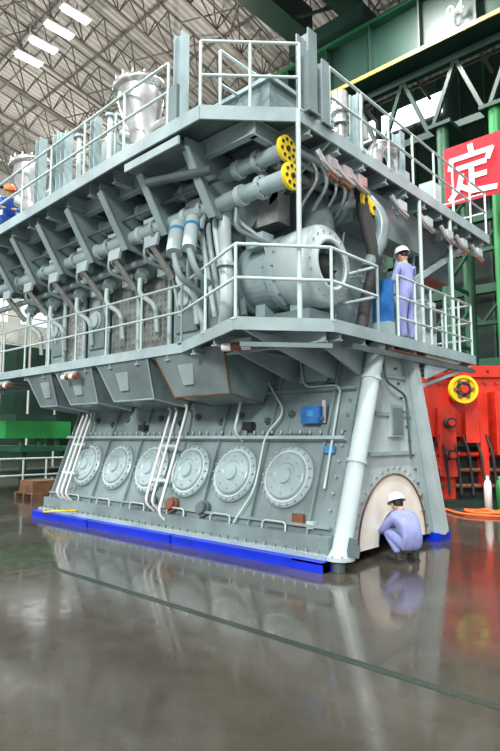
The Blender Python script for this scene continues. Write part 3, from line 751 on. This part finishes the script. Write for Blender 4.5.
for k in range(20): mb.bx(-32+2*k,-31.94+2*k,YG-.45,YG-.15,15.45,17.4,'greendark')
for z in (12.4,14.9): mb.bx(-32,8,YG+.2,YG+.45,z,z+.25,'greendark')
for k in range(20):
    x=-32+2*k; mb.beam((x,YG+.3,12.5),(x+1,YG+.3,15),.14,.14,'greendark'); mb.beam((x+1,YG+.3,15),(x+2,YG+.3,12.5),.14,.14,'greendark')
mb.obj('crane_runway_girder')
for i,x in enumerate((-26,-18,-10,-3.3,-1.55,5)):
    mb=MB()
    for y in (YG-.3,YG+1.5): mb.tube([(x,y,0),(x,y,12.3)],.2,'green' if i!=4 else 'greenbright',14)
    for k in range(6):
        z=.8+2*k; mb.beam((x,YG-.3,z),(x,YG+1.5,z+1.5),.1,.1,'green'); mb.beam((x,YG-.3,z),(x,YG+1.5,z),.1,.1,'green')
    mb.bx(x-.4,x+.4,YG-.7,YG+1.9,0,.06,'greendark'); mb.bx(x-.4,x+.4,YG-.6,YG+1.8,12.25,12.38,'greendark')
    mb.obj('steel_column' if i==0 else 'steel_column.%03d'%i)
mb=MB()
for x in (-9.0,-6.6):
    mb.bx(x-.35,x+.35,-7,11.6,18.3,19.6,'greendark')
    mb.bx(x-.5,x+.5,-7,11.6,18.2,18.3,'greendark')
for k in range(9): mb.beam((-9,-6+2*k,18.3),(-6.6,-5+2*k,18.3),.1,.1,'greendark')
mb.bx(-9.6,-6.0,11.2,12.3,17.6,18.2,'greendark')
mb.obj('overhead_crane')
mb=MB()
for z in (4.5,7.5,10.5):
    mb.bx(-14,8,16.4,16.7,z,z+.35,'green')
    for k in range(11): x=-14+2*k; mb.beam((x,16.5,z-1.2),(x+1,16.5,z),.1,.1,'green'); mb.beam((x+1,16.5,z),(x+2,16.5,z-1.2),.1,.1,'green')
    mb.bx(-14,8,16.4,16.6,z-1.3,z-1.15,'green')
for x in (-13,-8,-3,2,7): mb.bx(x-.15,x+.15,16.4,16.7,0,12,'green')
mb.obj('steel_gallery')
cu=bpy.data.curves.new('crane_number','FONT'); cu.body='04'; cu.size=.62; cu.extrude=.01
to=bpy.data.objects.new('crane_number',cu); bpy.context.scene.collection.objects.link(to)
to.location=(-2.95,YG-.48,16.0); to.rotation_euler=(math.pi/2,0,0); cu.materials.append(M['white'])
# red banner
B=MB()
bx0,bz0,bh=-2.55,8.72,1.85; by=10.0; sc=[0]
B.bx(bx0,6.5,by-.01,by+.01,bz0,bz0+bh,'redbanner')
def stroke(cx0,pl,s=1.45,w=.16):
    for i in range(len(pl)-1):
        sc[0]+=1; yy=by-.03-.0015*(sc[0]%24)
        a=V((cx0+pl[i][0]*s,yy,bz0+.18+pl[i][1]*s)); b_=V((cx0+pl[i+1][0]*s,yy,bz0+.18+pl[i+1][1]*s))
        d=(b_-a).normalized()*w*.35; B.beam(a-d,b_+d,w,.012,'white',up=(0,1,0))
ding=[[(.5,1.04),(.52,.92)],[(.1,.84),(.92,.84)],[(.1,.84),(.07,.66)],[(.92,.84),(.85,.68)],[(.24,.62),(.78,.62)],[(.51,.62),(.51,.1)],[(.51,.37),(.78,.37)],[(.3,.45),(.24,.2),(.06,.0)],[(.26,.24),(.5,.07),(.97,.02)]]
qi=[[(.05,.82),(.5,.82)],[(.16,.98),(.16,.3)],[(.4,.98),(.4,.3)],[(.16,.64),(.4,.64)],[(.16,.47),(.4,.47)],[(.03,.3),(.52,.3)],[(.16,.2),(.06,.03)],[(.4,.2),(.5,.05)],[(.62,.95),(.62,.4),(.52,.02)],[(.62,.95),(.92,.95),(.92,.05)],[(.62,.7),(.92,.7)],[(.62,.45),(.92,.45)]]
for i,ch in enumerate((ding,qi,ding,qi)):
    for st in ch: stroke(bx0+.1+i*1.8,st)
for x in (bx0,6.5): B.tube([(x,by+.08,0),(x,by+.08,bz0+bh+.1)],.06,'green',8)
B.obj('banner')
mb=MB()
for x,y,w_,d_,h_,m_ in ((-22,10,3,2,3,'greendark'),(-27,14,4,2,4,'green'),(-18,15,3,2,3.4,'paint_mid'),(-6,14,4,2,3,'greendark')):
    mb.bx(x,x+w_,y,y+d_,0,h_*.6,m_); mb.bx(x+.3,x+w_-.8,y+.2,y+d_-.2,h_*.6,h_,m_); mb.bx(x+.2,x+.8,y-.2,y,.3,h_*.5,'paint'); mb.tube([(x+w_-.4,y+.5,h_*.6),(x+w_-.4,y+.5,h_+1)],.12,m_,10)
mb.obj('machine_tool')

# ================================================================= LIGHT
wd=bpy.data.worlds.new('World'); bpy.context.scene.world=wd; wd.use_nodes=True
bg=wd.node_tree.nodes['Background']; bg.inputs[0].default_value=(.93,.97,1,1); bg.inputs[1].default_value=.85
def area(name,loc,size,power,rot=(0,0,0),col=(1,.98,.96)):
    l=bpy.data.lights.new(name,'AREA'); l.energy=power; l.shape='DISK'; l.size=size; l.color=col
    o=bpy.data.objects.new(name,l); bpy.context.scene.collection.objects.link(o); o.location=loc; o.rotation_euler=rot
for i,(x,y) in enumerate(((-28,4),(-20,10),(-12,4),(-4,9),(4,4),(-20,-6),(-8,-7),(4,-6))):  # added fill lights under the roof, no fixtures belong to them
    area('hall_fill_light'+('.%03d'%i if i else ''),(x,y,17.5),1.2,1900)
for i,(x,y) in enumerate(((-28,8),(-20,3),(-13,9),(-28,15))):  # added point lights to brighten the roof and west wall
    l=bpy.data.lights.new('roof_fill_light','POINT'); l.energy=1300; l.shadow_soft_size=.4; l.color=(1,.96,.9)
    o=bpy.data.objects.new('roof_fill_light',l); bpy.context.scene.collection.objects.link(o); o.location=(x,y,16)
s=bpy.data.lights.new('sun','SUN'); s.energy=2.7; s.angle=math.radians(10); s.color=(1,.98,.95)
so=bpy.data.objects.new('sun',s); bpy.context.scene.collection.objects.link(so)
so.rotation_euler=V((-.35,.8,-.40)).to_track_quat('-Z','Y').to_euler()
# ================================================================= CAMERA
cam=bpy.data.cameras.new('camera'); cam.lens=571/751*36; cam.sensor_width=36; cam.clip_end=300
co=bpy.data.objects.new('camera',cam); bpy.context.scene.collection.objects.link(co)
co.location=(4.512,-6.402,1.75); co.rotation_euler=(math.radians(90+6.13),0,math.radians(42.9))
bpy.context.scene.camera=co
